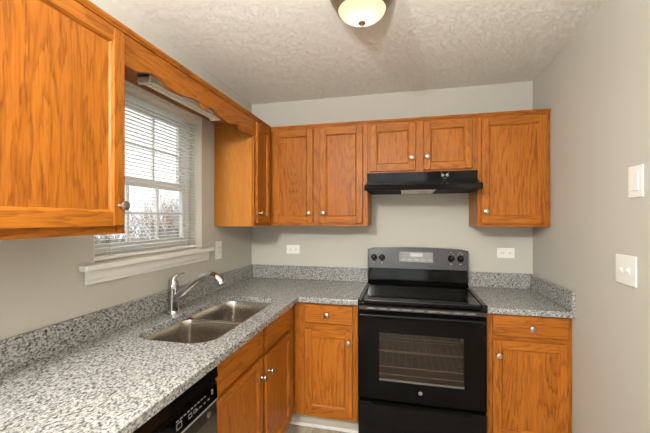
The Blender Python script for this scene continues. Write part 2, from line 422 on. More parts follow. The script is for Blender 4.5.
def cabinet(name, label, F, u0, u1, v0, v1, depth, stiles, rails, doors=(), drawers=(), trim=False, top=True, side=None, trimspan=None):
    """F: frame mapping whose w=0 is the face-frame front; stiles: (ua,ub); rails: (ua,ub,va,vb)"""
    g = grain(F)
    root = thing(name, F((u0 + u1) / 2, v0, -depth / 2), label, 'cabinet')
    c = MB(); t = .016; wb = -depth + .001
    c.fbox(F, u0, u0 + t, v0, v1, wb, -.019).fbox(F, u1 - t, u1, v0, v1, wb, -.019)
    c.fbox(F, u0 + t, u1 - t, v0, v0 + t, wb, -.019); c.fbox(F, u0 + t, u1 - t, v0 + t, v1, wb, wb + .008)
    if top: c.fbox(F, u0 + t, u1 - t, v1 - t, v1, wb + .008, -.019)
    c.build('carcass', side or OAK_SIDE, root)
    f = MB()
    for a_, b_ in stiles: f.fbox(F, a_, b_, v0, v1, -.019, 0, .0015, 0)
    for a_, b_, c_, d_ in rails: f.fbox(F, a_, b_, c_, d_, -.019, -.0003, 0, 1)
    f.build('face_frame', [OAK['z'], OAK[g]], root)
    for d in doors: door(F, *d[:4], root, d[4] if len(d) > 4 else None)
    for d in drawers: drawer(F, *d[:4], root, d[4] if len(d) > 4 else None)
    if trim:
        s, e = trimspan or (u0, u1)
        toptrim(F, s, e, root)
    return root

def toptrim(F, u0, u1, root):
    g = grain(F); z = ZT - .002
    prof = [(-.012, z), (.006, z), (.006, z + .005), (.010, z + .009), (.013, z + .014), (.013, z + .022), (-.012, z + .022)]
    f = (lambda p, q, d: F(d, q, p))
    MB().prism(prof, f, u0, u1).build('top_trim', OAK[g], root)

FU = FB(-UD); FUL = FL(UD)
cabinet('wall_cabinet', 'oak wall cabinet with two doors between the corner and the black range hood', FU, UD + .001, 1.0595, ZB, ZT, UD,
        [(UD + .001, .355), (.638, .722), (1.012, 1.0595)], [(.355, .638, ZB, 1.41), (.722, 1.012, ZB, 1.41), (.355, .638, 2.085, ZT), (.722, 1.012, 2.085, ZT)],
        [(.336, .652, 1.398, 2.104, (.622, 1.472)), (.705, 1.026, 1.398, 2.104, (.733, 1.472))], trim=True)
cabinet('wall_cabinet', 'short oak wall cabinet with two small doors directly above the range hood', FU, 1.0605, 1.7995, 1.757, ZT, UD,
        [(1.0605, 1.095), (1.38, 1.465), (1.75, 1.7995)], [(1.095, 1.38, 1.757, 1.785), (1.465, 1.75, 1.757, 1.785), (1.095, 1.38, 2.085, ZT), (1.465, 1.75, 2.085, ZT)],
        [(1.078, 1.396, 1.771, 2.104, (1.369, 1.857)), (1.449, 1.766, 1.771, 2.104, (1.475, 1.860))], trim=True)
cabinet('wall_cabinet', 'single-door oak wall cabinet fitted against the bare right wall', FU, 1.8005, RW - .0015, ZB, ZT, UD,
        [(1.8005, 1.838), (2.2, RW - .0015)], [(1.838, 2.2, ZB, 1.42), (1.838, 2.2, 2.085, ZT)],
        [(1.822, 2.217, 1.400, 2.104, (1.849, 1.478))], trim=True)
cabinet('wall_cabinet', 'oak corner wall cabinet on the window wall, plain side towards the window', FUL, -.605, -.0015, ZB, ZT, UD,
        [(-.605, -.575), (-.36, -.0015)], [(-.575, -.36, ZB, 1.41), (-.575, -.36, 2.085, ZT)],
        [(-.590, -.356, 1.398, 2.104, (-.565, 1.470))], trim=True, trimspan=(-.605, -UD - .014))
cabinet('wall_cabinet', 'large golden oak wall cabinet nearest the viewer beside the window blind', FUL, -2.62, -1.705, ZB, ZT, UD,
        [(-2.62, -2.575), (-2.215, -2.17), (-1.752, -1.705)], [(-2.575, -2.215, ZB, 1.42), (-2.17, -1.752, ZB, 1.42), (-2.575, -2.215, 2.085, ZT), (-2.17, -1.752, 2.085, ZT)],
        [(-2.600, -2.207, 1.407, 2.104, (-2.23, 1.478)), (-2.187, -1.727, 1.407, 2.104, (-1.750, 1.478))], trim=True)

# valance between the two window-side cabinets, with its dust board
vprof = [(-1.7035, 2.003), (-1.648, 2.003), (-1.632, 2.006), (-1.612, 2.017), (-1.588, 2.027), (-1.565, 2.031), (-1.535, 2.030), (-1.505, 2.025), (-1.475, 2.015), (-1.445, 2.007), (-1.41, 2.005), (-1.37, 2.010), (-1.33, 2.018), (-1.29, 2.024), (-1.25, 2.026), (-1.218, 2.022), (-1.203, 2.012), (-1.196, 2.003), (-1.180, 2.003),
         (-1.172, 2.012), (-1.155, 2.022), (-1.12, 2.024), (-1.085, 2.020), (-1.045, 2.010), (-1.00, 2.002), (-.96, 1.999), (-.92, 2.002), (-.88, 2.012), (-.85, 2.020), (-.82, 2.025), (-.805, 2.018), (-.796, 2.004), (-.790, 1.998), (-.70, 2.000), (-.6065, 2.002)]
val = thing('window_valance', (UD, -1.155, 2.0), 'scalloped oak valance spanning between the cabinets over the sink window', 'valance')
MB().prism(vprof + [(-.6065, ZT - .001), (-1.7035, ZT - .001)], lambda p, q, d: (d, p, q), UD - .019, UD - .001, 0, .0015).build('scalloped_board', OAK['y'], val)
toptrim(FUL, -1.7045, -.6055, val)
MB().box(.001, UD - .02, -1.7035, -.6065, ZT - .014, ZT - .002).build('dust_board', OAK['y'], val)

# fluorescent strip under the dust board
fl = thing('strip_light', (.145, -1.13, ZT - .0145), 'slim cream fluorescent strip light fixed behind the scalloped valance', 'light')
y0, y1 = -1.44, -.825
MB().prism([(.112, 2.1055), (.188, 2.1055), (.182, 2.083), (.118, 2.083)], lambda p, q, d: (p, d, q), y0, y1).build('housing', WHITE, fl)
for x in (.130, .170):
    MB().lathe([(.0085, 0), (.0085, y1 - y0 - .05)], (x, y0 + .025, 2.069), 'y', 14).build('fluorescent_tube', TUBE, fl)
for y in (y0, y1 - .022):
    MB().box(.114, .186, y, y + .022, 2.055, 2.1, .004).build('end_cap', WHITE, fl)
    
# base cabinets
FBb = FB(-.595); FBl = FL(.595); BZ0, BZ1 = .115, .879
cabinet('base_cabinet', 'oak base cabinet with one drawer over a door left of the range', FBb, .597, 1.0275, BZ0, BZ1, .592,
        [(.597, .690), (.975, 1.0275)], [(.690, .975, BZ0, .165), (.690, .975, .69, .755), (.690, .975, .855, BZ1)],
        [(.672, .995, .150, .702, (.968, .634))], [(.672, .995, .742, .866, (.828, .802))], top=False, side=OAK['z'])
cabinet('base_cabinet', 'oak base cabinet with one drawer over a door against the right wall', FBb, 1.7925, RW - .0015, BZ0, BZ1, .592,
        [(1.7925, 1.84), (2.2, RW - .0015)], [(1.84, 2.2, BZ0, .165), (1.84, 2.2, .70, .76), (1.84, 2.2, .86, BZ1)],
        [(1.823, 2.217, .150, .722, (1.852, .640))], [(1.823, 2.217, .750, .872, (2.025, .806))], top=False, side=OAK['z'])
cabinet('base_cabinet', 'oak sink base cabinet with two doors under two false drawer fronts', FBl, -1.597, -.597, BZ0, BZ1, .592,
        [(-1.597, -1.57), (-1.165, -1.098), (-.725, -.597)], [(-1.57, -1.165, BZ0, .165), (-1.098, -.725, BZ0, .165), (-1.57, -1.165, .70, .755), (-1.098, -.725, .70, .755), (-1.57, -1.165, .855, BZ1), (-1.098, -.725, .855, BZ1)],
        [(-1.588, -1.151, .135, .722, (-1.178, .632)), (-1.112, -.705, .135, .712, (-1.083, .625))],
        [(-1.588, -1.151, .744, .872), (-1.112, -.705, .736, .866)], top=False, side=OAK['z'])
cabinet('base_cabinet', 'oak base cabinet at the near end of the counter past the dishwasher', FBl, -2.75, -2.207, BZ0, BZ1, .592,
        [(-2.75, -2.71), (-2.247, -2.207)], [(-2.71, -2.247, BZ0, .165), (-2.71, -2.247, .69, .755), (-2.71, -2.247, .855, BZ1)],
        [(-2.73, -2.227, .150, .702, (-2.26, .634))], [(-2.73, -2.227, .742, .866, (-2.478, .802))], top=False, side=OAK['z'])

# ------------------------------------------------------------------ countertops
def rrect(x0, x1, y0, y1, r, n=8):
    p = []
    rs = r if isinstance(r, (list, tuple)) else [r] * 4
    for (cx, cy, a0, q) in ((x1 - rs[0], y1 - rs[0], 0, rs[0]), (x0 + rs[1], y1 - rs[1], 90, rs[1]), (x0 + rs[2], y0 + rs[2], 180, rs[2]), (x1 - rs[3], y0 + rs[3], 270, rs[3])):
        for k in range(n + 1):
            a_ = math.radians(a0 + 90 * k / n); p.append((cx + q * math.cos(a_), cy + q * math.sin(a_)))
    return p

SX0, SX1, SY0, SY1 = .150, .530, -1.522, -.705
CB = .881
def slab(outline, hole=None):
    bm = bmesh.new(); loops = [outline] + ([hole] if hole else []); edges = []
    for lp in loops:
        v = [bm.verts.new((x, y, CT)) for x, y in lp]
        edges += [bm.edges.new((v[i], v[(i + 1) % len(v)])) for i in range(len(v))]
    bmesh.ops.triangle_fill(bm, use_beauty=True, use_dissolve=False, edges=edges)
    for f in bm.faces:
        if f.normal.z < 0: f.normal_flip()
    fs = list(bm.faces)
    r = bmesh.ops.extrude_face_region(bm, geom=fs)
    vs = [g for g in r['geom'] if isinstance(g, bmesh.types.BMVert)]
    bmesh.ops.translate(bm, verts=vs, vec=(0, 0, CB - CT))
    es = [e for e in bm.edges if len(e.link_faces) == 2 and e.calc_face_angle(0) > 1.0 and all(abs(v.co.z - CT) < 1e-5 for v in e.verts)]
    bmesh.ops.bevel(bm, geom=es, offset=.004, segments=2, affect='EDGES', profile=.5)
    m = MB(); m.bm.free(); m.bm = bm; return m

NY = -2.755
ctl = thing('countertop', (.3, -1.2, CB), 'long L-shaped speckled grey granite countertop with the sink cut into it', 'countertop')
slab([(.0015, -.0015), (.0015, NY), (.634, NY), (.634, -.634), (1.031, -.634), (1.031, -.0015)], rrect(SX0, SX1, SY0, SY1, [.075, .09, .10, .10])).build('slab', GRANITE, ctl)
BS = 1.026
MB().box(.0015, .021, NY, -.0015, CT + .0005, BS, .002).build('backsplash', GRANITE, ctl)
MB().box(.0215, 1.031, -.021, -.0015, CT + .0005, BS, .002).build('backsplash', GRANITE, ctl)
ctr = thing('countertop', (2.0, -.3, CB), 'small speckled granite countertop between the range and the right wall', 'countertop')
slab([(1.789, -.0015), (1.789, -.634), (RW - .0015, -.634), (RW - .0015, -.0015)]).build('slab', GRANITE, ctr)
MB().box(1.789, RW - .0225, -.021, -.0015, CT + .0005, BS, .002).build('backsplash', GRANITE, ctr)
MB().box(RW - .022, RW - .0015, -.634, -.0015, CT + .0005, BS, .002).build('side_splash', GRANITE, ctr)

# sink
DY = -1.122
sk = thing('kitchen_sink', (.34, DY, .68), 'double-bowl stainless undermount sink set into the grey granite', 'sink')
def bowl(y0, y1, r):
    L = []
    zt = CB - .002
    def lp(off, z, extra=0): return [(x, y, z) for x, y in rrect(SX0 - .006 + off, SX1 + .006 - off, y0 + off, y1 - off, [max(.012, q - off + extra) for q in r])]
    L.append(lp(-.0045, zt)); L.append(lp(.000, zt)); L.append(lp(.0015, zt - .004)); L.append(lp(.006, .80))
    for k in range(7):
        t = k / 6 * PI / 2; L.append(lp(.009 + .03 * (1 - math.cos(t)), .725 - .03 * math.sin(t)))
    L.append(lp(.11, .690))
    m = MB(); m.loft(L, True, False, True)
    o = m.build('bowl', STEEL, sk)
    md = o.modifiers.new('thickness', 'SOLIDIFY'); md.thickness = .0014; md.offset = -1
    cx, cy = (SX0 + SX1) / 2, (y0 + y1) / 2
    d = MB().lathe([(.045, .0), (.045, .003), (.036, .003), (.030, -.001), (.004, -.001)], (cx, cy, .6915), 'z', 24).build('drain', CHROME, o)
    return o
bowl(SY0 - .006, DY - .011, [.06, .06, .10, .10])
bowl(DY + .011, SY1 + .006, [.08, .09, .06, .06])
MB().box(SX0 + .03, SX1 - .03, DY - .0135, DY + .0135, CB - .014, CB - .0035, .004, 0, 2).build('divider', STEEL, sk)

# faucet
fc = thing('faucet', (.085, -1.15, CT), 'chrome single-lever faucet with arching spout behind the sink', 'faucet')
X, Y = .085, -1.15
MB().lathe([(.034, 0.0005), (.034, .004), (.031, .010), (.0285, .016)], (X, Y, CT), 'z', 24).build('base_plate', CHROME, fc)
MB().lathe([(.0290, .014), (.0270, .05), (.0262, .10), (.0275, .130), (.0285, .148), (.0270, .164), (.020, .178), (.006, .185)], (X, Y, CT), 'z', 24).build('body', CHROME, fc)
# lever leaning up and to the side
lv = []
for (dx, dy, z, wx, wy) in ((-.004, .0, 1.082, .026, .025), (-.003, .004, 1.103, .023, .019), (.003, .012, 1.117, .017, .011), (.013, .024, 1.124, .012, .007), (.024, .038, 1.127, .009, .005), (.033, .049, 1.127, .006, .004)):
    lv.append((Vector((X + dx, Y + dy, z)), wx, wy))
loops = []
for i, (p, a_, b_) in enumerate(lv):
    t = (lv[min(i + 1, 5)][0] - lv[max(i - 1, 0)][0]).normalized(); s = Vector((-.8, .6, 0)); s = (s - t * s.dot(t)).normalized(); n_ = t.cross(s)
    loops.append([p + s * (a_ * math.cos(2 * PI * k / 14)) + n_ * (b_ * math.sin(2 * PI * k / 14)) for k in range(14)])
MB().loft(loops).build('lever', CHROME, fc)
pts = []; rad = []
P = [(.098, -1.15, .992), (.135, -1.15, 1.022), (.185, -1.148, 1.065), (.235, -1.146, 1.102), (.275, -1.145, 1.122), (.312, -1.144, 1.126), (.345, -1.143, 1.117), (.366, -1.142, 1.100), (.371, -1.142, 1.086)]
for i in range(len(P) - 1):
    for k in range(4):
        t = k / 4; p0, p1, p2, p3 = (Vector(P[max(i - 1, 0)]), Vector(P[i]), Vector(P[i + 1]), Vector(P[min(i + 2, len(P) - 1)]))
        pts.append(.5 * (2 * p1 + (p2 - p0) * t + (2 * p0 - 5 * p1 + 4 * p2 - p3) * t * t + (3 * p1 - p0 - 3 * p2 + p3) * t ** 3))
pts.append(Vector(P[-1]))
for i in range(len(pts)):
    t = i / (len(pts) - 1); rad.append(.0215 - .0025 * min(1, t / .4) + (.0035 if t > .62 else .0035 * max(0, (t - .5) / .12)))
MB().tube(pts, rad, 18, 0, (0, 1, 0)).build('spout', CHROME, fc)
MB().lathe([(.016, 0), (.016, .006)], (.371, -1.142, 1.0795), 'z', 16).build('aerator', BLACKSATIN, fc)

# ------------------------------------------------------------------ range
RX0_, RX1_ = 1.036, 1.783
rg = thing('kitchen_range', ((RX0_ + RX1_) / 2, -.35, 0), 'freestanding black electric range between the two granite counters', 'range')
bx0, bx1 = RX0_ + .004, RX1_ - .004
MB().box(bx0, bx0 + .02, -.64, -.03, .03, .905).box(bx1 - .02, bx1, -.64, -.03, .03, .905).box(bx0 + .02, bx1 - .02, -.05, -.03, .03, .905).box(bx0 + .02, bx1 - .02, -.62, -.05, .03, .05).box(bx0 + .02, bx1 - .02, -.625, -.605, .05, .30).box(bx0 + .02, bx1 - .02, -.64, -.62, .845, .905).build('body', BLACK, rg)
for x in (bx0 + .04, bx1 - .04):
    for y in (-.6, -.08): MB().lathe([(.018, 0), (.018, .01), (.008, .012), (.008, .031)], (x, y, 0), 'z', 12).build('foot', BLACKMATTE, rg)
# cooktop frame + glass
FZ = .934
ck = MB().box(RX0_, RX0_ + .032, -.672, -.09, .905, FZ, .006, 0, 2).box(RX1_ - .032, RX1_, -.672, -.09, .905, FZ, .006, 0, 2).box(RX0_ + .032, RX1_ - .032, -.672, -.61, .892, FZ, .008, 0, 2).box(RX0_ + .032, RX1_ - .032, -.12, -.09, .905, FZ, .004)
ck.box(RX0_, RX1_, -.672, -.640, .890, .915, .006, 0, 2)
ct = ck.build('cooktop_frame', BLACK, rg)
MB().box(RX0_ + .03, RX1_ - .03, -.612, -.118, .908, FZ - .005).build('cooktop_glass', BLACKGLASS, rg)
for x, y, r in ((1.215, -.47, .115), (1.61, -.47, .095), (1.215, -.23, .075), (1.61, -.23, .095), (1.412, -.20, .055)):
    m = MB(); n = 48
    for q in (r, r * .62):
        lo = [[(x + rr * math.cos(2 * PI * k / n), y + rr * math.sin(2 * PI * k / n), FZ - .0046) for k in range(n)] for rr in (q - .0025, q)]
        m.loft(lo, True, False, False)
    m.build('burner_ring', RINGPRINT, rg)
# back guard
MB().prism([(-.035, .934), (-.118, .934), (-.108, .945), (-.088, .952), (-.082, 1.045), (-.035, 1.045)], lambda p, q, d: (d, p, q), RX0_ + .006, RX1_ - .006).build('lower_backguard', BLACKSATIN if False else BLACK, rg)
out = [(RX0_ + .002, 1.043), (RX1_ - .002, 1.043)]
n = 20
for k in range(n + 1):
    t = k / n; x = RX1_ - .002 - (RX1_ - RX0_ - .004) * t; e = min(t, 1 - t)
    out.append((x, 1.196 + .012 * math.sin(PI * t) - (.008 * (1 - e / .05) ** 2 if e < .05 else 0)))
CPY = lambda z: -.102 + (z - 1.043) * .12
cp = MB().prism(out, lambda p, q, d: (p, CPY(q) if d == 1 else -.033, q), 0, 1, 0, .004).build('control_panel', plain('panel_charcoal', (.028, .028, .028), .25), rg)
m = MB()
def onpanel(x, z, off): return (x, CPY(z) - off * .993, z)
m.poly([onpanel(1.281, 1.099, .0012), onpanel(1.531, 1.096, .0012), onpanel(1.531, 1.172, .0012), onpanel(1.281, 1.176, .0012)])
bmesh.ops.solidify(m.bm, geom=m.bm.faces[:], thickness=.0008)
dsp = m.build('display', LCD, cp)
PALE = plain('display_pale', (.62, .63, .63), .3)
MB().box(1.365, 1.455, CPY(1.153) - .0042, CPY(1.153) - .0018, 1.140, 1.166).build('display_window', PALE, dsp)
for k in range(5): MB().box(1.296 + k * .05, 1.325 + k * .05, CPY(1.115) - .0032, CPY(1.115) - .0015, 1.112, 1.119).build('display_button', PALE, dsp)
for i, (x, z) in enumerate(((1.088, 1.128), (1.150, 1.128), (1.660, 1.131), (1.726, 1.131))):
    k = MB().lathe([(.024, .001), (.024, .006), (.020, .009), (.0195, .026), (.017, .029), (.003, .029)], onpanel(x, z, 0), 'y', 24, 0, True, True, -1)
    k.box(x - .004, x + .004, CPY(z) - .034, CPY(z) - .026, z - .02, z + .02, .002)
    kk = k.build('control_knob', BLACK, cp)
    MB().box(x - .0012, x + .0012, CPY(z) - .0348, CPY(z) - .0341, z + .004, z + .019).build('knob_pointer', PRINT, kk)
    dots = [(-.007, -.043, .014, .006)] + ([(-.018, .031, .007, .005), (.011, .031, .007, .005), (-.005, .043, .010, .004)] if i > 1 else [])
    for du, dv, wu, wv in dots:
        MB().box(x + du, x + du + wu, CPY(z + dv) - .0014, CPY(z + dv) + .001, z + dv, z + dv + wv).build('dial_mark', PRINT, cp)
# vent strip under the cooktop lip
m = MB().box(bx0, bx1, -.655, -.641, .862, .889, .002)
m.build('vent_strip', BLACKSATIN, rg)
m = MB(); x = bx0 + .05
for k in range(9):
    m.box(x, x + .052, -.6562, -.6552, .871, .879); x += .0725
m.build('vent_slot', plain('slot_glint', (.30, .30, .30), .25, .7), rg)
# oven door
dz0, dz1 = .318, .858
dx0, dx1 = bx0 - .001, bx1 + .001
wx0, wx1, wz0, wz1 = 1.167, 1.658, .437, .731
d = MB(); bv = .003
q4 = lambda xa, xb, za, zb_, y: [(xa, y, za), (xb, y, za), (xb, y, zb_), (xa, y, zb_)]
d.loft([q4(dx0, dx1, dz0, dz1, -.642), q4(dx0, dx1, dz0, dz1, -.665 + bv), q4(dx0 + bv, dx1 - bv, dz0 + bv, dz1 - bv, -.665), q4(wx0, wx1, wz0, wz1, -.665), q4(wx0, wx1, wz0, wz1, -.642), q4(dx0, dx1, dz0, dz1, -.642)], True, False, False, 0, False)
dr = d.build('oven_door', BLACKGLASS, rg)
MB().box(wx0 - .001, wx1 + .001, -.6625, -.6605, wz0 - .001, wz1 + .001).build('door_window', OVENGLASS, dr)
t_ = .004
MB().box(wx0, wx1, -.6645, -.6600, wz0, wz0 + .012).build('window_trim', plain('window_trim_grey', (.10, .095, .085), .4, .3), dr)
hd = MB().tube([(dx0 + .012, -.684, .838), (dx1 - .012, -.684, .838)], .012, 14)
for x in (dx0 + .03, dx1 - .03): hd.box(x - .014, x + .014, -.686, -.664, .829, .848, .003)
hd.build('door_handle', BLACK, dr)
# cavity and racks
cv = MB(); cx0, cx1, cy0, cy1, cz0, cz1 = 1.10, 1.72, -.618, -.12, .40, .80
cv.poly([(cx0, cy1, cz0), (cx1, cy1, cz0), (cx1, cy1, cz1), (cx0, cy1, cz1)]).poly([(cx0, cy0, cz0), (cx0, cy1, cz0), (cx0, cy1, cz1), (cx0, cy0, cz1)]).poly([(cx1, cy0, cz0), (cx1, cy1, cz0), (cx1, cy1, cz1), (cx1, cy0, cz1)]).poly([(cx0, cy0, cz0), (cx1, cy0, cz0), (cx1, cy1, cz0), (cx0, cy1, cz0)]).poly([(cx0, cy0, cz1), (cx1, cy0, cz1), (cx1, cy1, cz1), (cx0, cy1, cz1)])
cv.build('oven_cavity', OVENIN, rg, recalc=False)
for zr in (.50, .60):
    m = MB()
    for y in (-.60, -.36, -.13): m.tube([(cx0 + .004, y, zr), (cx1 - .004, y, zr)], .0035, 6)
    for k in range(15):
        x = cx0 + .02 + k * (cx1 - cx0 - .04) / 14; m.tube([(x, -.60, zr + .003), (x, -.13, zr + .003)], .001, 4)
    m.build('oven_rack', RACK, rg)
MB().box(cx0 + .01, cx1 - .01, -.616, -.612, .455, .461).build('oven_rack', RACK, rg)
# round badge on the door
bd = MB().lathe([(.0115, .0), (.0115, .0012), (.0095, .0016), (.002, .0016)], (1.412, -.6650, .384), 'y', 28, 0, True, True, -1).build('badge', plain('badge_silver', (.62, .62, .60), .25, .8), dr)
def badge_marks(F, u, v, w, s, parent):
    m = MB()
    def curve(pts, r=.0007): m.tube([F(u + p * s, v + q * s, w) for p, q in pts], r * s / .0095, 5)
    curve([(.9 * math.cos(a_), .9 * math.sin(a_)) for a_ in [2 * PI * k / 24 for k in range(25)]], .0004)
    curve([(-.05 + .28 * math.cos(a_) - .2, .28 * math.sin(a_) + .12) for a_ in [PI * (.1 + 1.6 * k / 14) for k in range(15)]])
    curve([(-.2, .0), (-.08, .05), (-.05, -.3), (-.25, -.55), (-.5, -.45)])
    curve([(.2 + .22 * math.cos(a_), .3 + .18 * math.sin(a_)) for a_ in [PI * (.1 + 1.3 * k / 12) for k in range(13)]])
    curve([(.2 + .26 * math.cos(a_), -.12 + .24 * math.sin(a_)) for a_ in [PI * (.5 + 1.3 * k / 12) for k in range(13)]])
    m.build('monogram', DARKSLOT, parent)
badge_marks(FB(-.665), 1.412, .384, .0019, .0095, bd)
# storage drawer
MB().box(dx0, dx1, -.665, -.642, .06, .296, .003).build('storage_drawer', BLACK, rg)
MB().prism([(-.665, .296), (-.676, .292), (-.676, .284), (-.665, .276)], lambda p, q, d: (d, p, q), 1.13, 1.69).build('drawer_pull', BLACK, rg)

# ------------------------------------------------------------------ range hood
hx0, hx1 = 1.0585, 1.7965
HOODB = plain('hood_enamel', (.004, .004, .004), .06, 0, .14)
hd = thing('range_hood', ((hx0 + hx1) / 2, -.24, 1.61), 'black under-cabinet range hood over the range', 'range hood')
hp = [(-.002, 1.7555), (-.336, 1.7555), (-.328, 1.700), (-.468, 1.655), (-.468, 1.6225), (-.462, 1.6225), (-.455, 1.640), (-.33, 1.69), (-.31, 1.735), (-.012, 1.735), (-.012, 1.625), (-.002, 1.625)]
MB().prism(hp, lambda p, q, d: (d, p, q), hx0, hx1).build('shell', HOODB, hd)
sp = [(-.012, 1.735), (-.012, 1.625), (-.462, 1.625), (-.455, 1.640), (-.33, 1.69), (-.31, 1.735)]
for xa, xb in ((hx0, hx0 + .004), (hx1 - .004, hx1)):
    MB().prism(sp, lambda p, q, d: (d, p, q), xa, xb).build('side_panel', HOODB, hd)
MB().box(hx0 - .004, hx1 + .004, -.478, -.466, 1.620, 1.656, .004, 0, 2).build('front_lip', HOODB, hd)
for xa, xb in ((hx0 + .005, 1.295), (1.525, hx1 - .005)): MB().box(xa, xb, -.44, -.03, 1.6235, 1.632).build('filter_panel', FILTER, hd)
MB().box(1.297, 1.523, -.455, -.03, 1.6225, 1.632).build('lamp_lens', LENS, hd)
MB().lathe([(.045, 0), (.042, -.004), (.02, -.010), (.003, -.012)], (1.44, -.32, 1.6225), 'z', 20).build('bulb_cover', plain('bulb_cover', (.62, .60, .55), .25), hd)
for x in (1.575, 1.605):
    MB().lathe([(.011, 0), (.011, .003), (.008, .005), (.008, .014), (.002, .015)], (x, -.331, 1.728), 'y', 16, 0, True, True, -1).build('switch_knob', plain('switch_grey', (.22, .22, .22), .3, .5), hd)
for xa, xb, za in ((1.563, 1.573, 1.742), (1.606, 1.616, 1.742), (1.575, 1.60, 1.707)):
    yy = -.336 + (1.7555 - za) * .144; MB().box(xa, xb, yy - .001, yy + .001, za, za + .003).build('switch_mark', PRINT, hd)

# ------------------------------------------------------------------ dishwasher
dy0, dy1 = -2.2035, -1.6005
dw = thing('dishwasher', (.3, (dy0 + dy1) / 2, 0), 'black dishwasher built in under the counter beside the sink cabinet', 'dishwasher')
MB().box(.03, .585, dy0 + .004, dy1 - .004, .06, .876).build('tub', BLACKMATTE, dw)
MB().box(.50, .53, dy0 + .01, dy1 - .01, .0, .10).build('kick_plate', BLACKMATTE, dw)
f_ = lambda p, q, d: (p, d, q)
MB().prism([(.586, .879), (.600, .879), (.622, .872), (.628, .835), (.618, .822), (.586, .822)], f_, dy0, dy1).build('top_band', BLACK, dw)
ctl_ = MB().prism([(.586, .820), (.616, .820), (.622, .812), (.626, .752), (.586, .752)], f_, dy0, dy1).build('control_panel', BLACKGLASS, dw)
MB().prism([(.586, .750), (.618, .750), (.620, .744), (.624, .70), (.624, .115), (.586, .115)], f_, dy0, dy1).build('door', plain('dishwasher_door', (.03, .026, .022), .18), dw)
MB().prism([(.6245, .7535), (.6285, .7515), (.6285, .748), (.6205, .746)], f_, dy0, dy1).build('door_lip', plain('grey_edge', (.30, .29, .27), .3, .5), dw)
XP = lambda z: .622 + (.812 - z) / .06 * .004
for k in range(9): MB().box(XP(.797) - .0005, XP(.797) + .0012, -1.835 + k * .0185, -1.835 + k * .0185 + .011, .794, .798).build('button_mark', PRINT, ctl_)
for y in (-1.735, -1.715, -1.69, -1.665): MB().box(XP(.778) - .0005, XP(.778) + .0012, y, y + .012, .774, .778).build('button_mark', PRINT, ctl_)
for (y, w_, z, h) in ((-1.835, .026, .769, .020), (-1.775, .018, .771, .014), (-1.748, .016, .773, .012), (-1.64, .010, .783, .016)):
    x = XP(z) - .0006; e = .002
    m = MB()
    o_ = [(y, z), (y + w_, z), (y + w_, z + h), (y, z + h)]; i_ = [(y + e, z + e), (y + w_ - e, z + e), (y + w_ - e, z + h - e), (y + e, z + h - e)]
    f2 = lambda q, d: (x + d - (q[1] - z) * .0667, q[0], q[1])
    m.loft([[f2(q, .0005) for q in o_], [f2(q, .0018) for q in o_], [f2(q, .0018) for q in i_], [f2(q, .0005) for q in i_], [f2(q, .0005) for q in o_]], True, False, False, 0, False)
    m.build('button_outline', PRINT, ctl_)
bd2 = MB().lathe([(.0105, .0), (.0105, .0012), (.0085, .0016), (.002, .0016)], (.6235, -1.656, .719), 'x', 24).build('badge', bpy.data.materials['badge_silver'], dw)
badge_marks(FL(.6235), -1.656, .719, .0019, .0085, bd2)

# ------------------------------------------------------------------ ceiling light and added fill lamps
BOWL = frosted('alabaster_glass')
GLOBE = thin_glass('clear_globe_glass', (.96, .96, .96), 1.0)
def ceiling_light(x, y, power, label):
    t = thing('ceiling_light', (x, y, RH), label, 'ceiling light')
    MB().lathe([(.145, -.0005), (.147, -.012), (.140, -.028), (.126, -.050), (.114, -.072), (.111, -.080), (.107, -.080), (.106, -.070), (.095, -.03), (.02, -.02)], (x, y, RH), 'z', 40).build('metal_pan', BRONZE, t)
    prof = []
    for k in range(11):
        q_ = k / 10; prof.append((max(.004, .108 * (1 - q_ ** 2.2) ** .8), -.068 - .066 * q_))
    MB().lathe(prof, (x, y, RH), 'z', 40, 0, False, True).build('glass_bowl', BOWL, t, smooth=True)
    MB().lathe([(.017, -.1335), (.017, -.137), (.011, -.142), (.006, -.146), (.005, -.151), (.003, -.156)], (x, y, RH), 'z', 20).build('finial', BRONZE, t)
    l = light('bulb', 'POINT', (0, 0, -.086), power, LAMP_COL, .04); l.parent = t
    return t
ceiling_light(1.132, -1.245, LAMP_NEAR, 'glowing glass-bowl ceiling light with a bronze rim at the top of the picture')

def added_uplight(x, y, power):  # added lamp, out of view, to bounce light off the ceiling
    t = thing('fill_floor_lamp', (x, y, 0), 'added uplight brightening the ceiling, unseen behind the viewer', 'added fill light')
    MB().lathe([(.14, .0005), (.14, .012), (.11, .022), (.02, .03)], (x, y, 0), 'z', 32).build('base', BRONZE, t)
    MB().lathe([(.012, .03), (.012, 1.56)], (x, y, 0), 'z', 16).build('pole', BRONZE, t)
    MB().lathe([(.012, 1.56), (.05, 1.575), (.11, 1.61), (.15, 1.66), (.146, 1.66), (.106, 1.614), (.048, 1.58), (.008, 1.572)], (x, y, 0), 'z', 32).build('lamp_shade', BRONZE, t)
    d = bpy.data.lights.new('uplight_fill', 'SPOT'); d.energy = power; d.color = LAMP_COL; d.shadow_soft_size = .05; d.spot_size = math.radians(162); d.spot_blend = .3
    l = bpy.data.objects.new('uplight_fill', d); COL.objects.link(l); l.parent = t; l.location = (0, 0, 1.65); l.rotation_euler = (PI, 0, 0)
added_uplight(1.15, -3.6, FILL_UPLIGHT)
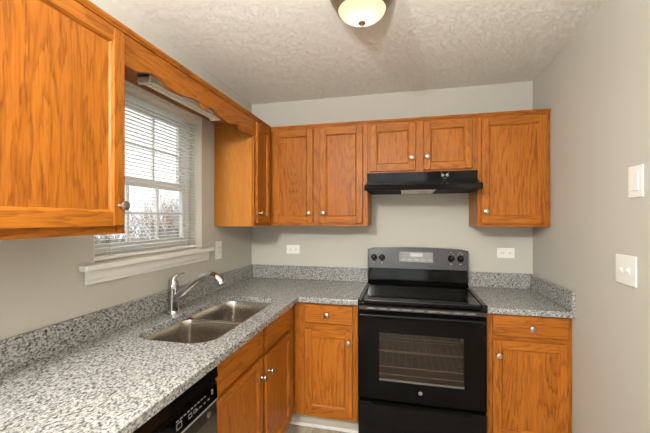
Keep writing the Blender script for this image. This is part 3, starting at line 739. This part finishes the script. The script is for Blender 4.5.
def pendant(x, y, drop, power):  # made-up globe lamp, added as high fill from behind the camera
    t = thing('fill_globe', (x, y, RH), 'added fill lamp in a glass globe, unseen behind the viewer', 'pendant light')
    MB().lathe([(.06, -.0005), (.06, -.02), (.012, -.03), (.008, -.04), (.008, -drop + .09)], (x, y, RH), 'z', 24).build('hanging_rod', BRONZE, t)
    prof = [(.03, -drop + .085)] + [(max(.008, .085 * math.sin(a_)), -drop + .085 * math.cos(a_)) for a_ in [PI * (.12 + .86 * k / 14) for k in range(15)]]
    MB().lathe(prof, (x, y, RH), 'z', 32, 0, False, True).build('glass_globe', GLOBE, t, smooth=True)
    l = light('bulb', 'POINT', (0, 0, -drop), power, LAMP_COL, .08); l.parent = t
pendant(.66, -3.2, .31, FILL_PENDANT)

# ------------------------------------------------------------------ plates on the walls
def duplex(x, z, label):
    t = thing('wall_outlet', (x, -.001, z), label, 'outlet'); F = FB(-.0005)
    MB().fbox(F, x - .06, x + .06, z - .037, z + .037, 0, .006, .003, 0, 2).build('cover_plate', PLASTIC, t)
    for dx in (-.0265, .0265):
        r = MB().prism([(x + dx + .0165 * math.copysign(min(1, abs(math.cos(a_)) * 1.25), math.cos(a_)), z + .0145 * math.copysign(min(1, abs(math.sin(a_)) * 1.25), math.sin(a_))) for a_ in [2 * PI * k / 20 for k in range(20)]], lambda p, q, d: F(p, q, d), .005, .0085).build('receptacle', PLASTIC, t)
        MB().fbox(F, x + dx - .005, x + dx + .005, z + .004, z + .0062, .008, .0089).fbox(F, x + dx - .005, x + dx + .005, z - .0062, z - .004, .008, .0089).fbox(F, x + dx + .008, x + dx + .012, z - .002, z + .002, .008, .0089).build('slot', DARKSLOT, r)
duplex(.388, 1.166, 'white horizontal duplex outlet on the back wall left of the range')
duplex(2.056, 1.174, 'white horizontal duplex outlet on the back wall right of the range')

t = thing('wall_outlet', (.001, -.553, 1.203), 'white upright outlet plate on the window wall just past the window sill', 'outlet'); F = FL(.0005)
MB().fbox(F, -.592, -.514, 1.138, 1.268, 0, .006, .003, 0, 2).build('cover_plate', PLASTIC, t)
r = MB().fbox(F, -.570, -.536, 1.168, 1.238, .005, .0085, .001).build('receptacle', PLASTIC, t)
MB().fbox(F, -.560, -.557, 1.215, 1.224, .008, .0089).fbox(F, -.549, -.546, 1.215, 1.224, .008, .0089).fbox(F, -.560, -.557, 1.182, 1.191, .008, .0089).fbox(F, -.549, -.546, 1.182, 1.191, .008, .0089).build('slot', DARKSLOT, r)

FR = lambda u, v, w: (RW - .0005 - w, u, v)
t = thing('wall_switch', (RW - .001, -1.128, 1.583), 'single white wall plate high on the right wall', 'switch')
MB().fbox(FR, -1.172, -1.084, 1.518, 1.648, 0, .006, .003, 0, 2).build('cover_plate', PLASTIC, t)
MB().fbox(FR, -1.151, -1.105, 1.545, 1.621, .005, .0095, .002).build('rocker', PLASTIC, t)
t = thing('wall_switch', (RW - .001, -1.065, 1.213), 'double toggle light switch, the lower white plate on the right wall', 'switch')
MB().fbox(FR, -1.132, -.998, 1.150, 1.276, 0, .006, .003, 0, 2).build('cover_plate', PLASTIC, t)
for y in (-1.088, -1.042):
    MB().fbox(FR, y - .007, y + .007, 1.2, 1.226, .005, .008, .001).build('toggle_slot', PLASTIC, t)
    MB().prism([(.007, 1.208), (.007, 1.218), (.015, 1.221), (.016, 1.214)], lambda p, q, d: FR(d, q, p), y - .004, y + .004).build('toggle', PLASTIC, t)

# ------------------------------------------------------------------ outside the sink window
tag(MB().box(-30, -.6, -12, 26, -.62, -.6).build('lawn', LAWNM), kind='structure')
def shrub(x, y, h, label):
    t = thing('bare_shrub', (x, y, -.6), label, 'shrub', 'bare winter shrubs outside the window')
    st, tw = MB(), MB()
    rnd = random.Random(int(x * 100 + y * 10))
    def grow(p, d, l, r, lev):
        q = [p]; 
        for k in range(3):
            d = (d + Vector((rnd.uniform(-.2, .2), rnd.uniform(-.2, .2), rnd.uniform(-.05, .12)))).normalized(); q.append(q[-1] + d * l / 3)
        (st if lev < 1 else tw).tube(q, [r, r * .85, r * .7, r * .5], 4)
        if lev < 3:
            for k in range(5 if lev < 2 else 4):
                b_ = q[rnd.randint(1, 3)]; a_ = rnd.uniform(0, 2 * PI); s = rnd.uniform(.35, .9)
                grow(b_, (d + Vector((math.cos(a_) * s, math.sin(a_) * s, rnd.uniform(0, .4)))).normalized(), l * rnd.uniform(.5, .75), r * .55, lev + 1)
    for k in range(8):
        a_ = rnd.uniform(0, 2 * PI); s = rnd.uniform(.1, .55)
        grow(Vector((x + .12 * math.cos(a_), y + .12 * math.sin(a_), -.6)), Vector((math.cos(a_) * s, math.sin(a_) * s, 1)).normalized(), h * .5, .016, 0)
    st.build('stem', SHRUBM, t); tw.build('twigs', SHRUBM, t)
for i, (x, y, h, l) in enumerate(((-2.5, .55, 2.0, 'bare shrub behind the lower left of the window blind'), (-4.1, 2.4, 2.4, 'bare shrub outside the middle of the sink window'), (-4.6, 5.2, 2.6, 'far bare shrub outside near the right edge of the sink window'), (-7.5, 8.6, 2.9, 'tallest bare shrub, furthest away outside the sink window'))):
    shrub(x, y, h, l)
